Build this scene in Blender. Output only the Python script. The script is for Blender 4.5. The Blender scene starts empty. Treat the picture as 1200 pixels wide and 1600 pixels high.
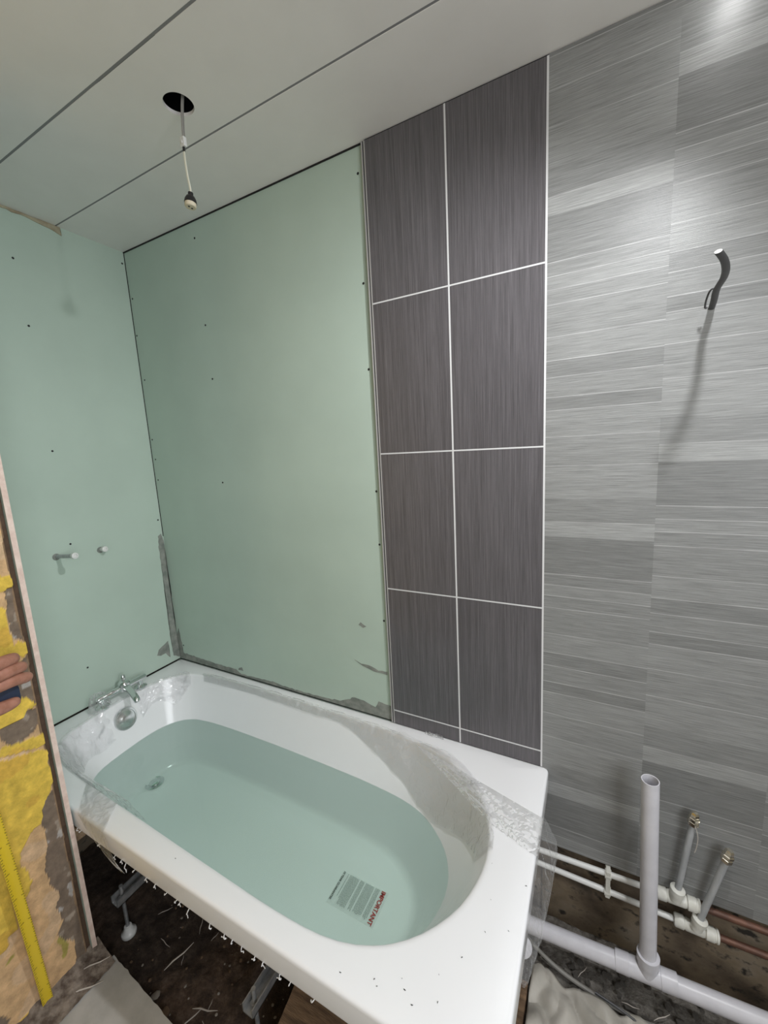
import bpy, bmesh, math, random
from mathutils import Vector, Matrix, noise
random.seed(7)
C = bpy.context.scene
# ------------------------------------------------------------------ camera, world, lights, exposure
YAW, PITCH, ROLL, FPX = 2.0573, -0.1559, -0.0527, 630.54
cam_d = bpy.data.cameras.new('camera'); cam = bpy.data.objects.new('camera', cam_d); C.collection.objects.link(cam)
f = Vector((math.cos(PITCH)*math.cos(YAW), math.cos(PITCH)*math.sin(YAW), math.sin(PITCH)))
r0 = Vector((math.sin(YAW), -math.cos(YAW), 0)); u0 = r0.cross(f)
r = math.cos(ROLL)*r0 + math.sin(ROLL)*u0; u = -math.sin(ROLL)*r0 + math.cos(ROLL)*u0
M = Matrix((r, u, -f)).transposed().to_4x4(); M.translation = Vector((1.8033, -1.168, 0.9741)); cam.matrix_world = M
cam_d.sensor_fit = 'VERTICAL'; cam_d.sensor_height = 24; cam_d.lens = FPX/1600*24; cam_d.clip_start = .02
C.camera = cam
C.cycles.transparent_max_bounces = 48
C.view_settings.view_transform = 'Standard'; C.view_settings.look = 'None'; C.view_settings.gamma = 1
C.view_settings.use_curve_mapping = False; C.view_settings.exposure = 0.22
w = bpy.data.worlds.new('World'); C.world = w; w.use_nodes = True
w.node_tree.nodes['Background'].inputs[0].default_value = (.85, .93, 1, 1); w.node_tree.nodes['Background'].inputs[1].default_value = 1.0
def light(name, kind, loc, aim, power, col, **k):
    d = bpy.data.lights.new(name, kind); d.energy = power; d.color = col
    for a, b in k.items(): setattr(d, a, b)
    o = bpy.data.objects.new(name, d); C.collection.objects.link(o); o.location = loc
    o.rotation_euler = (Vector(aim)-Vector(loc)).to_track_quat('-Z', 'Y').to_euler(); return o
ZC = 1.8536
light('window_light', 'AREA', (2.96, -1.45, 1.0), (.5, -.60, .2), 21, (.95, .975, 1), shape='RECTANGLE', size=1.0, size_y=1.1)
light('spot_light', 'SPOT', (2.03, -.50, 1.722), (.98, -.38, 0), 46, (.97, .985, 1), spot_size=math.radians(140), spot_blend=1, shadow_soft_size=.024)
light('spot_light_wall', 'SPOT', (2.03, -.095, ZC-.012), (1.5, -.2, 0), .35, (1, 1, .99), spot_size=math.radians(120), spot_blend=1, shadow_soft_size=.03)

# ------------------------------------------------------------------ helpers
def tag(o, label=None, cat=None, group=None, kind=None):
    for k, v in (('label', label), ('category', cat), ('group', group), ('kind', kind)):
        if v: o[k] = v
    return o
def empty(name, loc=(0, 0, 0), label=None, cat=None, group=None):
    o = bpy.data.objects.new(name, None); C.collection.objects.link(o); o.location = loc; o.empty_display_size = .05
    return tag(o, label, cat, group)
def obj(name, bm, mats, parent=None, smooth=False, world=True, **tg):
    me = bpy.data.meshes.new(name)
    if not isinstance(mats, (list, tuple)): mats = [mats]
    bmesh.ops.recalc_face_normals(bm, faces=bm.faces[:]) if tg.pop('fixn', True) else None
    if smooth:
        for fc in bm.faces: fc.smooth = True
    bm.to_mesh(me); bm.free()
    for m in mats: me.materials.append(m)
    o = bpy.data.objects.new(name, me); C.collection.objects.link(o)
    if parent:
        o.parent = parent
        if world:
            p = parent; off = Vector((0, 0, 0))
            while p: off += p.location; p = p.parent
            o.location = -off
    if smooth:
        try: me.set_sharp_from_angle(angle=math.radians(40))
        except Exception: pass
    return tag(o, **tg)
def box(bm, a, b, bev=0, mi=0):
    a, b = Vector(a), Vector(b)
    g = bmesh.ops.create_cube(bm, size=1)['verts']
    for v in g: v.co = Vector(((a.x+b.x)/2+v.co.x*(b.x-a.x), (a.y+b.y)/2+v.co.y*(b.y-a.y), (a.z+b.z)/2+v.co.z*(b.z-a.z)))
    fs = set(fc for v in g for fc in v.link_faces)
    for fc in fs: fc.material_index = mi
    if bev: bmesh.ops.bevel(bm, geom=list(set(e for v in g for e in v.link_edges)), offset=bev, segments=2, affect='EDGES', profile=.6)
    return bm
def frame(d):
    d = Vector(d).normalized(); a = Vector((0, 0, 1)) if abs(d.z) < .9 else Vector((1, 0, 0))
    x = d.cross(a).normalized(); return x, x.cross(d).normalized()
def tube(bm, pts, rad, n=16, cap=True, mi=0, flat=1):
    pts = [Vector(p) for p in pts]; rads = rad if isinstance(rad, (list, tuple)) else [rad]*len(pts)
    rings = []; X = None
    for i, p in enumerate(pts):
        d = pts[min(i+1, len(pts)-1)]-pts[max(i-1, 0)]
        if d.length < 1e-9: d = Vector((0, 0, 1))
        d.normalize()
        if X is None: X, Y = frame(d)
        else:
            X = (X-d*X.dot(d)).normalized(); Y = X.cross(d)
        rings.append([bm.verts.new(p+(X*math.cos(t)+Y*math.sin(t)*flat)*rads[i]) for t in [2*math.pi*k/n for k in range(n)]])
    for a, b in zip(rings, rings[1:]):
        for k in range(n):
            fc = bm.faces.new((a[k], a[(k+1) % n], b[(k+1) % n], b[k])); fc.material_index = mi
    if cap:
        for rg in (rings[0], rings[-1]):
            fc = bm.faces.new(rg); fc.material_index = mi
    return bm
def lathe(bm, p0, d, prof, n=24, mi=0):
    """prof: list of (distance along d, radius)"""
    d = Vector(d).normalized(); X, Y = frame(d); rings = []
    for t, rr in prof:
        c = Vector(p0)+d*t
        rings.append([bm.verts.new(c+(X*math.cos(a)+Y*math.sin(a))*max(rr, 1e-5)) for a in [2*math.pi*k/n for k in range(n)]])
    for a, b in zip(rings, rings[1:]):
        for k in range(n):
            fc = bm.faces.new((a[k], a[(k+1) % n], b[(k+1) % n], b[k])); fc.material_index = mi
    bm.faces.new(rings[0]); bm.faces.new(rings[-1])
    bmesh.ops.remove_doubles(bm, verts=[v for rg in (rings[0], rings[-1]) for v in rg], dist=2e-5)
    return bm
def spline(pts, m=6):
    pts = [Vector(p) for p in pts]; out = []
    for i in range(len(pts)-1):
        a, b, c, d = pts[max(i-1, 0)], pts[i], pts[i+1], pts[min(i+2, len(pts)-1)]
        for k in range(m):
            t = k/m; out.append(.5*((2*b)+(c-a)*t+(2*a-5*b+4*c-d)*t*t+(3*b-a-3*c+d)*t**3))
    return out+[pts[-1]]
B = bmesh.new
# ------------------------------------------------------------------ materials
def mat(name, col=(.8, .8, .8), rough=.5, metal=0, spec=.5, **k):
    m = bpy.data.materials.new(name); m.use_nodes = True; b = m.node_tree.nodes['Principled BSDF']
    b.inputs['Base Color'].default_value = (*col, 1); b.inputs['Roughness'].default_value = rough
    b.inputs['Metallic'].default_value = metal; b.inputs['Specular IOR Level'].default_value = spec
    for kk, v in k.items(): b.inputs[kk.replace('_', ' ')].default_value = v
    return m
class NT:
    def __init__(s, m): s.m = m; s.t = m.node_tree; s.b = s.t.nodes.get('Principled BSDF')
    def n(s, typ, **k):
        nd = s.t.nodes.new(typ); 
        for a, v in k.items():
            if a.startswith('i_'): nd.inputs[int(a[2:]) if a[2:].isdigit() else a[2:].replace('_', ' ')].default_value = v
            else: setattr(nd, a, v)
        return nd
    def l(s, a, b): s.t.links.new(a, b)
    def coords(s, scale=(1, 1, 1)):
        tc = s.n('ShaderNodeTexCoord'); mp = s.n('ShaderNodeMapping'); mp.inputs['Scale'].default_value = scale
        s.l(tc.outputs['Object'], mp.inputs[0]); return mp.outputs[0]
    def noise(s, scale, co=None, detail=4, rough=.55):
        nz = s.n('ShaderNodeTexNoise'); nz.inputs['Scale'].default_value = scale; nz.inputs['Detail'].default_value = detail; nz.inputs['Roughness'].default_value = rough
        s.l(co or s.coords(), nz.inputs['Vector']); return nz.outputs['Fac']
    def ramp(s, fac, stops):
        rp = s.n('ShaderNodeValToRGB'); e = rp.color_ramp.elements
        while len(e) < len(stops): e.new(.5)
        for el, (p, c) in zip(e, stops): el.position = p; el.color = (*c, 1) if len(c) == 3 else c
        s.l(fac, rp.inputs[0]); return rp.outputs[0]
    def mix(s, fac, a, b, mode='MIX'):
        mx = s.n('ShaderNodeMix', data_type='RGBA', blend_type=mode)
        for sock, v in ((mx.inputs[0], fac), (mx.inputs[6], a), (mx.inputs[7], b)):
            if hasattr(v, 'node'): s.l(v, sock)
            else: sock.default_value = v if isinstance(v, (int, float)) else (*v, 1)
        return mx.outputs[2]
    def bump(s, h, strength=.3, dist=.01):
        bp = s.n('ShaderNodeBump'); bp.inputs['Strength'].default_value = strength; bp.inputs['Distance'].default_value = dist
        s.l(h, bp.inputs['Height']); s.l(bp.outputs[0], s.b.inputs['Normal'])
    def base(s, c): s.l(c, s.b.inputs['Base Color'])
def noisy(name, c1, c2, scale=20, rough=.8, bump=.2, bscale=None, dist=.004, stretch=(1, 1, 1), lo=.35, hi=.65, **k):
    m = mat(name, c1, rough, **k); t = NT(m); co = t.coords(stretch)
    t.base(t.ramp(t.noise(scale, co), [(lo, c1), (hi, c2)]))
    if bump: t.bump(t.noise(bscale or scale*3, co), bump, dist)
    return m
green = noisy('green_plasterboard', (.450, .545, .475), (.485, .585, .51), 3, .62, .12, 260, .001)
t = NT(green); t.b.inputs['Specular IOR Level'].default_value = .35
ceil_m = noisy('white_ceiling_panel', (.79, .765, .74), (.82, .795, .77), 8, .42, .10, 500, .0008)
groove_m = mat('grey_joint_strip', (.22, .22, .225), .5)
dark_m = mat('dark_void', (.01, .01, .01), .9)
smear_m = noisy('grey_adhesive', (.17, .19, .17), (.29, .30, .27), 30, .7, .4, 90, .002)
brownstain = noisy('brown_paper', (.30, .24, .16), (.42, .38, .27), 30, .8, .3)
screw_m = mat('black_screw', (.008, .008, .01), .45)
acrylic = mat('white_acrylic', (.86, .86, .875), .16, spec=.5)
t = NT(acrylic); t.l(t.ramp(t.noise(40), [(.3, (.13,)*3), (.7, (.2,)*3)]), t.b.inputs['Roughness'])
chrome = mat('chrome', (.75, .77, .78), .08, 1)
satin = mat('satin_chrome', (.62, .64, .64), .2, 1)
nickel = mat('polished_nickel', (.72, .68, .58), .14, 1)
zinc = noisy('galvanised_steel', (.34, .35, .36), (.5, .5, .5), 40, .45, .1, metal=.7)
white_plastic = mat('white_plastic', (.72, .72, .70), .35)
ivory_plastic = noisy('ivory_plastic', (.62, .61, .55), (.72, .71, .66), 40, .42, .1)
waste_m = noisy('pale_grey_plastic', (.60, .59, .63), (.66, .65, .69), 25, .33, .05)
greypipe = noisy('grey_barrier_pipe', (.34, .35, .36), (.44, .45, .46), 60, .42, .08, stretch=(1, 1, .3))
copper = noisy('tarnished_copper', (.10, .05, .035), (.18, .085, .055), 25, .5, .2, metal=.35)
pinkedge = noisy('pink_gypsum_edge', (.66, .50, .43), (.78, .64, .56), 45, .9, .3, 160)
oldwood = noisy('old_brown_wood', (.10, .06, .035), (.24, .15, .085), 14, .8, .5, 60, .004, (1, 6, 6))
timber = noisy('timber', (.30, .20, .12), (.42, .30, .19), 10, .75, .3, 50, .003, (1, 8, 8))
skirt_m = mat('damp_brown_board', (.2, .15, .1), .85); t = NT(skirt_m); co = t.coords((1, 1, 1.3))
c = t.ramp(t.noise(7, co, 6), [(.3, (.035, .027, .02)), (.45, (.12, .09, .062)), (.58, (.22, .17, .115)), (.75, (.27, .23, .18))])
c = t.mix(t.ramp(t.noise(28, co, 5), [(.56, (0, 0, 0)), (.68, (1, 1, 1))]), c, (.03, .025, .02)); t.base(c); t.bump(t.noise(60, co), .4, .003)
dirt = mat('dark_dirt', (.05, .035, .025), .95); t = NT(dirt)
cl_ = t.ramp(t.noise(4, None, 3, .5), [(.4, (.8, .8, .8)), (.62, (2.0, 1.9, 1.8))]); c = t.ramp(t.noise(34, None, 8, .7), [(.3, (.022, .014, .010)), (.5, (.06, .040, .028)), (.68, (.12, .088, .066)), (.8, (.2, .17, .14))]); c = t.mix(1, c, cl_, 'MULTIPLY'); t.base(c); t.bump(t.noise(90, None, 8, .7), .9, .01)
rubble_g = mat('grey_rubble_ground', (.2, .18, .16), .95); t = NT(rubble_g)
c = t.ramp(t.noise(40, None, 8, .75), [(.32, (.05, .04, .033)), (.5, (.17, .155, .135)), (.66, (.27, .25, .225)), (.8, (.42, .40, .37))]); t.base(c); t.bump(t.noise(80, None, 8, .7), .9, .01)
slab_m = noisy('grey_floor_board', (.36, .35, .325), (.47, .455, .43), 12, .8, .3, 80, .002)
plaster_chip = noisy('pale_plaster_chip', (.22, .19, .16), (.46, .42, .37), 30, .9, .4)
wood_chip = noisy('brown_wood_chip', (.12, .075, .045), (.25, .165, .10), 30, .8, .4)
straw_m = mat('pale_splinter', (.52, .47, .42), .7)
cable_grey = mat('grey_cable_sheath', (.075, .075, .078), .5)
cable_grey2 = mat('light_grey_cable', (.25, .24, .22), .6)
sleeve_w = mat('white_silicone_wire', (.75, .74, .62), .5)
black_pl = mat('black_plastic', (.012, .011, .012), .4)
cream_cer = mat('cream_ceramic', (.62, .56, .42), .5)
blade_y = mat('yellow_blade', (.72, .52, .03), .35); ink = mat('black_ink', (.02, .02, .02), .6)
bluecase = mat('dark_blue_plastic', (.02, .03, .06), .4)
wallpaint = noisy('off_white_wall', (.62, .61, .58), (.68, .67, .64), 5, .8, .1)
skin = noisy('skin', (.33, .145, .095), (.43, .20, .14), 60, .5, .25, 220, .001); NT(skin).b.inputs['Subsurface Weight'].default_value = .12; NT(skin).b.inputs['Subsurface Radius'].default_value = (.01, .004, .002)
nailm = mat('finger_nail', (.45, .25, .20), .3)
blackt = mat('black_print', (.03, .04, .04), .6); greyt = mat('grey_print', (.22, .25, .23), .6); redt = mat('red_print', (.45, .03, .03), .6)
# clear film
def film_mat(name, clear=.80, milk=.3):
    m = bpy.data.materials.new(name); m.use_nodes = True; t = NT(m); t.t.nodes.remove(t.b)
    out = t.t.nodes['Material Output']
    tr = t.n('ShaderNodeBsdfTransparent'); gl = t.n('ShaderNodeBsdfGlossy'); gl.inputs['Roughness'].default_value = .10
    df = t.n('ShaderNodeBsdfDiffuse'); df.inputs[0].default_value = (.95, .95, .95, 1)
    bp = t.n('ShaderNodeBump'); bp.inputs['Strength'].default_value = .9; bp.inputs['Distance'].default_value = .013
    sb = t.n('ShaderNodeMath', operation='SUBTRACT'); sb.inputs[1].default_value = .5; ab = t.n('ShaderNodeMath', operation='ABSOLUTE'); pw = t.n('ShaderNodeMath', operation='POWER'); pw.inputs[1].default_value = .6
    t.l(t.noise(15, t.coords((1, 1, .7)), 3, .6), sb.inputs[0]); t.l(sb.outputs[0], ab.inputs[0]); t.l(ab.outputs[0], pw.inputs[0]); t.l(pw.outputs[0], bp.inputs['Height'])
    for x in (gl, df): t.l(bp.outputs[0], x.inputs['Normal'])
    m1 = t.n('ShaderNodeMixShader'); m1.inputs[0].default_value = milk
    t.l(gl.outputs[0], m1.inputs[1]); t.l(df.outputs[0], m1.inputs[2])
    lw = t.n('ShaderNodeLayerWeight'); lw.inputs[0].default_value = .35; t.l(bp.outputs[0], lw.inputs['Normal'])
    mr = t.n('ShaderNodeMapRange'); mr.inputs[3].default_value = 1-clear; mr.inputs[4].default_value = min(1, (1-clear)+.55); t.l(lw.outputs['Fresnel'], mr.inputs[0])
    m2 = t.n('ShaderNodeMixShader'); t.l(mr.outputs[0], m2.inputs[0]); t.l(tr.outputs[0], m2.inputs[1]); t.l(m1.outputs[0], m2.inputs[2])
    t.l(m2.outputs[0], out.inputs[0]); return m
film = film_mat('clear_plastic_film', .90, .5)
water_top = bpy.data.materials.new('water_surface'); water_top.use_nodes = True; t = NT(water_top); t.t.nodes.remove(t.b)
tr = t.n('ShaderNodeBsdfTransparent'); tr.inputs[0].default_value = (.885, 1, .95, 1)
gl = t.n('ShaderNodeBsdfGlossy'); gl.inputs['Roughness'].default_value = .015; fr = t.n('ShaderNodeFresnel'); fr.inputs[0].default_value = 1.33
bp = t.n('ShaderNodeBump'); bp.inputs['Strength'].default_value = .10; bp.inputs['Distance'].default_value = .01; t.l(t.noise(7, None, 1), bp.inputs['Height']); t.l(bp.outputs[0], gl.inputs['Normal'])
mx = t.n('ShaderNodeMixShader'); t.l(fr.outputs[0], mx.inputs[0]); t.l(tr.outputs[0], mx.inputs[1]); t.l(gl.outputs[0], mx.inputs[2]); t.l(mx.outputs[0], t.t.nodes['Material Output'].inputs[0])
water_side = bpy.data.materials.new('water_body'); water_side.use_nodes = True; t = NT(water_side); t.t.nodes.remove(t.b)
tr = t.n('ShaderNodeBsdfTransparent'); tr.inputs[0].default_value = (1, 1, 1, 1); t.l(tr.outputs[0], t.t.nodes['Material Output'].inputs[0])
# attribute-coloured streaked laminate
def laminate(name, stretch, rough, amp=.25, spec=.5, attr='Col', bump=.15, fine=(.75, 1.15)):
    m = mat(name, (.3, .3, .3), rough, spec=spec); t = NT(m)
    at = t.n('ShaderNodeAttribute'); at.attribute_name = attr
    co = t.coords(stretch); n1 = t.noise(1, co, 6, .75)
    n2 = t.noise(1, t.coords(tuple(s*.18 for s in stretch)), 3, .5)
    fa = t.ramp(n1, [(.3, (fine[0],)*3), (.7, (fine[1],)*3)]); fb = t.ramp(n2, [(.35, (1-amp,)*3), (.65, (1+amp*.6,)*3)])
    t.base(t.mix(1, t.mix(1, at.outputs['Color'], fa, 'MULTIPLY'), fb, 'MULTIPLY'))
    t.bump(n1, bump, .002); return m
strip_m = laminate('grey_linear_laminate', (11, 11, 520), .36, .05, fine=(.58, 1.34), bump=.15)
tile_m = laminate('dark_tile_laminate', (620, 620, 6), .26, .12, spec=.5, fine=(.52, 1.5), bump=.15)
oldpaint = mat('layered_old_plaster', (.5, .4, .2), .85); t = NT(oldpaint); at = t.n('ShaderNodeAttribute'); at.attribute_name = 'Col'
t.base(t.mix(1, at.outputs['Color'], t.ramp(t.noise(45, None, 8, .7), [(.3, (.72,)*3), (.7, (1.18,)*3)]), 'MULTIPLY')); t.bump(t.noise(70, None, 8, .65), .7, .004)

# ------------------------------------------------------------------ setting
XJ = [1.684, 1.9354, 2.187, 2.4386]
ST = dict(kind='structure')
bm = B(); box(bm, (-.1, 0.0, -.62), (1.19, .03, ZC)); wall_back = obj('wall_back', bm, green, **ST)
bm = B(); box(bm, (-.1, .034, -.62), (3.0, .1, ZC+.1)); box(bm, (1.684, .028, -.62), (3.0, .034, -.2)); obj('wall_back', bm, skirt_m, **ST)
bm = B(); box(bm, (2.4386, .0, -.26), (3.0, .034, ZC)); obj('wall_back', bm, wallpaint, **ST)
bm = B(); box(bm, (-.03, -.72, .0), (0.0, .0, ZC)); wall_left = obj('wall_left', bm, green, **ST)
bm = B(); box(bm, (-.1, -.72, -.62), (-.031, .03, ZC+.1)); obj('wall_left', bm, skirt_m, **ST)
# partition the bath runs behind: lining board (its pink edge shows) and the old plastered face
def sheet_box(bm, x0, x1, y0, y1, z0, z1): box(bm, (x0, y0, z0), (x1, y1, z1))
bm = B(); box(bm, (0, -.7225, -.495), (.499, -.7105, ZC))
part = obj('wall_partition', bm, [green, pinkedge], **ST)
for p in part.data.polygons:
    if p.normal.x > .9: p.material_index = 1
PATCH = dict(
 y=[[(-.768,.632),(-.760,.620),(-.761,.569),(-.757,.524),(-.746,.531),(-.727,.519),(-.729,.496),(-.747,.487),(-.789,.497),(-.95,.48),(-.97,.66),(-.80,.64)],
    [(-.756,.714),(-.737,.705),(-.731,.683),(-.740,.672),(-.763,.670),(-.82,.69),(-.82,.73)],
    [(-.802,.417),(-.778,.403),(-.762,.384),(-.733,.347),(-.754,.343),(-.766,.328),(-.790,.330),(-.815,.329),(-.96,.34),(-.96,.45)],
    [(-.823,.281),(-.799,.272),(-.766,.267),(-.731,.264),(-.729,.230),(-.737,.226),(-.802,.247),(-.826,.257)],
    [(-.828,.249),(-.801,.237),(-.749,.222),(-.730,.207),(-.734,.175),(-.733,.125),(-.747,.086),(-.761,.069),(-.775,.023),(-.798,.015),(-.824,-.018),(-.834,-.046),(-.818,-.114),(-.834,-.146),(-.884,-.115),(-1.0,-.1),(-1.0,.24)]],
 g=[[(-.815,.329),(-.764,.345),(-.731,.337),(-.733,.291),(-.787,.263),(-.805,.273),(-.820,.297)],
    [(-.761,.069),(-.744,.084),(-.729,.101),(-.722,.08),(-.720,-.48),(-.724,-.52),(-.765,-.52),(-.765,-.472),(-.757,-.393),(-.781,-.361),(-.791,-.325),(-.772,-.305),(-.783,-.249),(-.768,-.224),(-.782,-.165),(-.788,-.127),(-.775,-.069),(-.770,-.012),(-.774,.021)],
    [(-.736,.696),(-.726,.659),(-.732,.530),(-.755,.540),(-.759,.577),(-.757,.627),(-.753,.668)],
    [(-.745,.48),(-.733,.49),(-.727,.40),(-.735,.345),(-.775,.39),(-.77,.45)]])
def inside(y, z, poly):
    c = False; n = len(poly)
    for i in range(n):
        (a, b), (cc, d) = poly[i], poly[(i+1) % n]
        if (b > z) != (d > z) and y < (cc-a)*(z-b)/(d-b)+a: c = not c
    return c
NY, NZ = 150, 500; Y0, Y1, Z0, Z1 = -1.5, -.7235, -.49, ZC
bm = B(); cl = bm.loops.layers.float_color.new('Col')
def wallpt(i, j):
    y = (Y1-(Y1-Y0)*((NY-i)/NY)**1.5); z = Z0+(Z1-Z0)*j/NZ
    q = Vector((y*26, z*26, 3)); dy = (noise.noise(q)*.7+noise.noise(q*3.1)*.4)*.008; dz = (noise.noise(q+Vector((9, 4, 1)))*.7+noise.noise(q*2.7)*.4)*.008
    yy, zz = y+dy, z+dz; k = 'b'
    if any(inside(yy, zz, p) for p in PATCH['g']): k = 'g'
    if any(inside(yy, zz, p) for p in PATCH['y']): k = 'y'
    e = noise.noise(Vector((z*9, 2, 0)))*.006
    if y > -.7335+e*.5: k = 'd'
    elif y > -.7375+e and k != 'y': k = 'w'
    if z > .45 and k == 'b' and y < -.8+.02*noise.noise(q*.4): k = 'y' if noise.noise(q*.3+Vector((4, 4, 4))) > -.05 else 'b'
    if y < -.86 and k == 'b' and noise.noise(Vector((yy*5, zz*5, 21)))+.15*noise.noise(q) > -.08: k = 'y'
    if y < -.86 and noise.noise(Vector((yy*6, zz*6, 51))) > .38: k = 'g'
    n2 = noise.noise(Vector((y*40, z*40, 8))); n3 = noise.noise(Vector((y*11, z*11, 5)))
    h = {'b': .0, 'g': -.0035, 'y': .0018, 'd': -.006, 'w': -.003}[k]+n2*.0008
    base = {'b': Vector((.63, .41, .215)), 'g': Vector((.20, .15, .11)), 'y': Vector((.72, .50, .075)), 'd': Vector((.085, .05, .03)), 'w': Vector((.26, .17, .10))}[k]
    c = base*(1+.22*n2)
    if k == 'y' and n3 > .22: c = c*.4+Vector((.62, .36, .06))*.6
    if k == 'b' and n3 > .2: c = c*.65+Vector((.66, .50, .36))*.35
    if k == 'g' and n2 > .3: c = Vector((.34, .28, .22))
    if k == 'g' and n3 > .25 and n2 > .1: c = Vector((.42, .39, .36))
    if k == 'b' and noise.noise(Vector((y*30, z*30, 44))) > .55: c = Vector((.38, .32, .08))
    return h, c
P = [[wallpt(i, j) for j in range(NZ+1)] for i in range(NY+1)]
V = [[bm.verts.new((.495+P[i][j][0], (Y1-(Y1-Y0)*((NY-i)/NY)**1.5), Z0+(Z1-Z0)*j/NZ)) for j in range(NZ+1)] for i in range(NY+1)]
for i in range(NY):
    for j in range(NZ):
        fc = bm.faces.new((V[i][j], V[i+1][j], V[i+1][j+1], V[i][j+1]))
        for lp, (a, b) in zip(fc.loops, ((i, j), (i+1, j), (i+1, j+1), (i, j+1))): lp[cl] = (*P[a][b][1], 1)
obj('wall_partition', bm, oldpaint, **ST)
bm = B(); box(bm, (.0, -2.6, -.62), (.478, -.7235, ZC)); box(bm, (.478, -2.6, -.62), (.492, -1.5, ZC)); obj('wall_partition', bm, noisy('yellow_plaster', (.55, .40, .10), (.6, .4, .2), 12, .85, .4), **ST)
# rear and right walls of the room (behind the camera)
bm = B(); box(bm, (.45, -2.8, -.62), (3.1, -2.7, ZC)); obj('wall_front', bm, wallpaint, **ST)
bm = B(); box(bm, (3.0, -.95, -.62), (3.1, .1, ZC)); box(bm, (3.0, -2.8, -.62), (3.1, -1.95, ZC)); box(bm, (3.0, -1.95, -.62), (3.1, -.95, .45)); box(bm, (3.0, -1.95, 1.55), (3.1, -.95, ZC)); obj('wall_right', bm, wallpaint, **ST)
bm = B()
for a, b in (((3.03, -1.95, .45), (3.08, -1.89, 1.55)), ((3.03, -1.01, .45), (3.08, -.95, 1.55)), ((3.03, -1.95, .45), (3.08, -.95, .51)), ((3.03, -1.95, 1.49), (3.08, -.95, 1.55)), ((3.03, -1.47, .45), (3.08, -1.43, 1.55))): box(bm, a, b, .004)
obj('window_1', bm, white_plastic, **ST)
# ceiling: long cladding boards with shadow joints and a cut-out for a downlight
bm = B(); ys = [.034, -.2477, -.4915, -.735, -.979, -1.223, -1.467, -1.711, -1.955, -2.2, -2.45, -2.7]; g = .0030; HC = (.851, -.354, .036)
for k in range(len(ys)-1):
    a, b = ys[k]-g, ys[k+1]+g
    if k != 1: box(bm, (-.1, b, ZC), (3.0, a, ZC+.008), .0012)
    else:
        xl, xr = HC[0]-.11, HC[0]+.11
        box(bm, (-.1, b, ZC), (xl, a, ZC+.008)); box(bm, (xr, b, ZC), (3.0, a, ZC+.008))
        n = 48; ring = []
        angs = sorted([2*math.pi*i/n for i in range(n)]+[math.atan2(yy-HC[1], xx-HC[0]) % (2*math.pi) for xx in (xl, xr) for yy in (a, b)])
        for th in angs:
            c, s = math.cos(th), math.sin(th); tt = min([(xr-HC[0])/c if c > 1e-9 else (xl-HC[0])/c if c < -1e-9 else 9, (a-HC[1])/s if s > 1e-9 else (b-HC[1])/s if s < -1e-9 else 9])
            o_ = (HC[0]+c*tt, HC[1]+s*tt); i_ = (HC[0]+c*HC[2], HC[1]+s*HC[2])
            ring.append([bm.verts.new((*o_, ZC)), bm.verts.new((*i_, ZC)), bm.verts.new((*i_, ZC+.008))])
        for q in range(len(ring)):
            A, D = ring[q], ring[(q+1) % len(ring)]
            bm.faces.new((A[0], D[0], D[1], A[1])); bm.faces.new((A[1], D[1], D[2], A[2]))
ceiling = obj('ceiling', bm, ceil_m, **ST)
bm = B()
for y in ys[1:-1]: box(bm, (-.1, y-.0031, ZC+.0008), (3.0, y+.0031, ZC+.006))
obj('ceiling', bm, groove_m, **ST)
bm = B(); box(bm, (-.1, -2.8, ZC+.14), (3.1, .1, ZC+.16)); 
obj('ceiling', bm, dark_m, **ST)
# grounds
def ground(name, x0, x1, y0, y1, n, m, z, amp, mt, seed):
    bm = B(); vs = []
    for i in range(n+1):
        row = []
        for j in range(m+1):
            x = x0+(x1-x0)*i/n; y = y0+(y1-y0)*j/m; q = Vector((x*7, y*7, seed))
            h = noise.noise(q)*amp+noise.noise(q*4)*amp*.45+noise.noise(q*13)*amp*.2
            row.append(bm.verts.new((x, y, z+h)))
        vs.append(row)
    for i in range(n):
        for j in range(m): bm.faces.new((vs[i][j], vs[i+1][j], vs[i+1][j+1], vs[i][j+1]))
    return obj(name, bm, mt, smooth=True, **ST)
ground('floor', -.05, 1.62, -.80, .03, 170, 90, -.595, .02, dirt, 1)
ground('floor', 1.60, 3.0, -.80, .03, 120, 90, -.572, .014, rubble_g, 5)
bm = B(); box(bm, (.44, -2.7, -.62), (3.0, -.80, -.53)); obj('floor', bm, slab_m, **ST)

# ------------------------------------------------------------------ details on the boards
def sheet(name, plane, polys, m, parent=None, th=.0012, **tg):
    """thin irregular smears, plane = 'x' or 'y' wall"""
    bm = B()
    for poly in polys:
        pts = []
        n = len(poly)
        for i in range(n):
            a, b = poly[i], poly[(i+1) % n]; L = math.hypot(a[0]-b[0], a[1]-b[1]); k = max(1, int(L/.012))
            for q in range(k):
                tt = q/k; h, z = a[0]+(b[0]-a[0])*tt, a[1]+(b[1]-a[1])*tt
                j = Vector((h*60, z*60, 2)); pts.append((h+noise.noise(j)*.004, z+noise.noise(j+Vector((5, 5, 5)))*.004))
        mk = (lambda h, z, d: (d, h, z)) if plane == 'x' else (lambda h, z, d: (h, -d, z))
        lo = [bm.verts.new(mk(h, z, .0001)) for h, z in pts]; hi = [bm.verts.new(mk(h, z, th)) for h, z in pts]
        bm.faces.new(hi)
        for i in range(len(pts)): bm.faces.new((lo[i], lo[(i+1) % len(pts)], hi[(i+1) % len(pts)], hi[i]))
    bmesh.ops.triangulate(bm, faces=[fc for fc in bm.faces if len(fc.verts) > 4])
    return obj(name, bm, m, parent, **tg)
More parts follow.
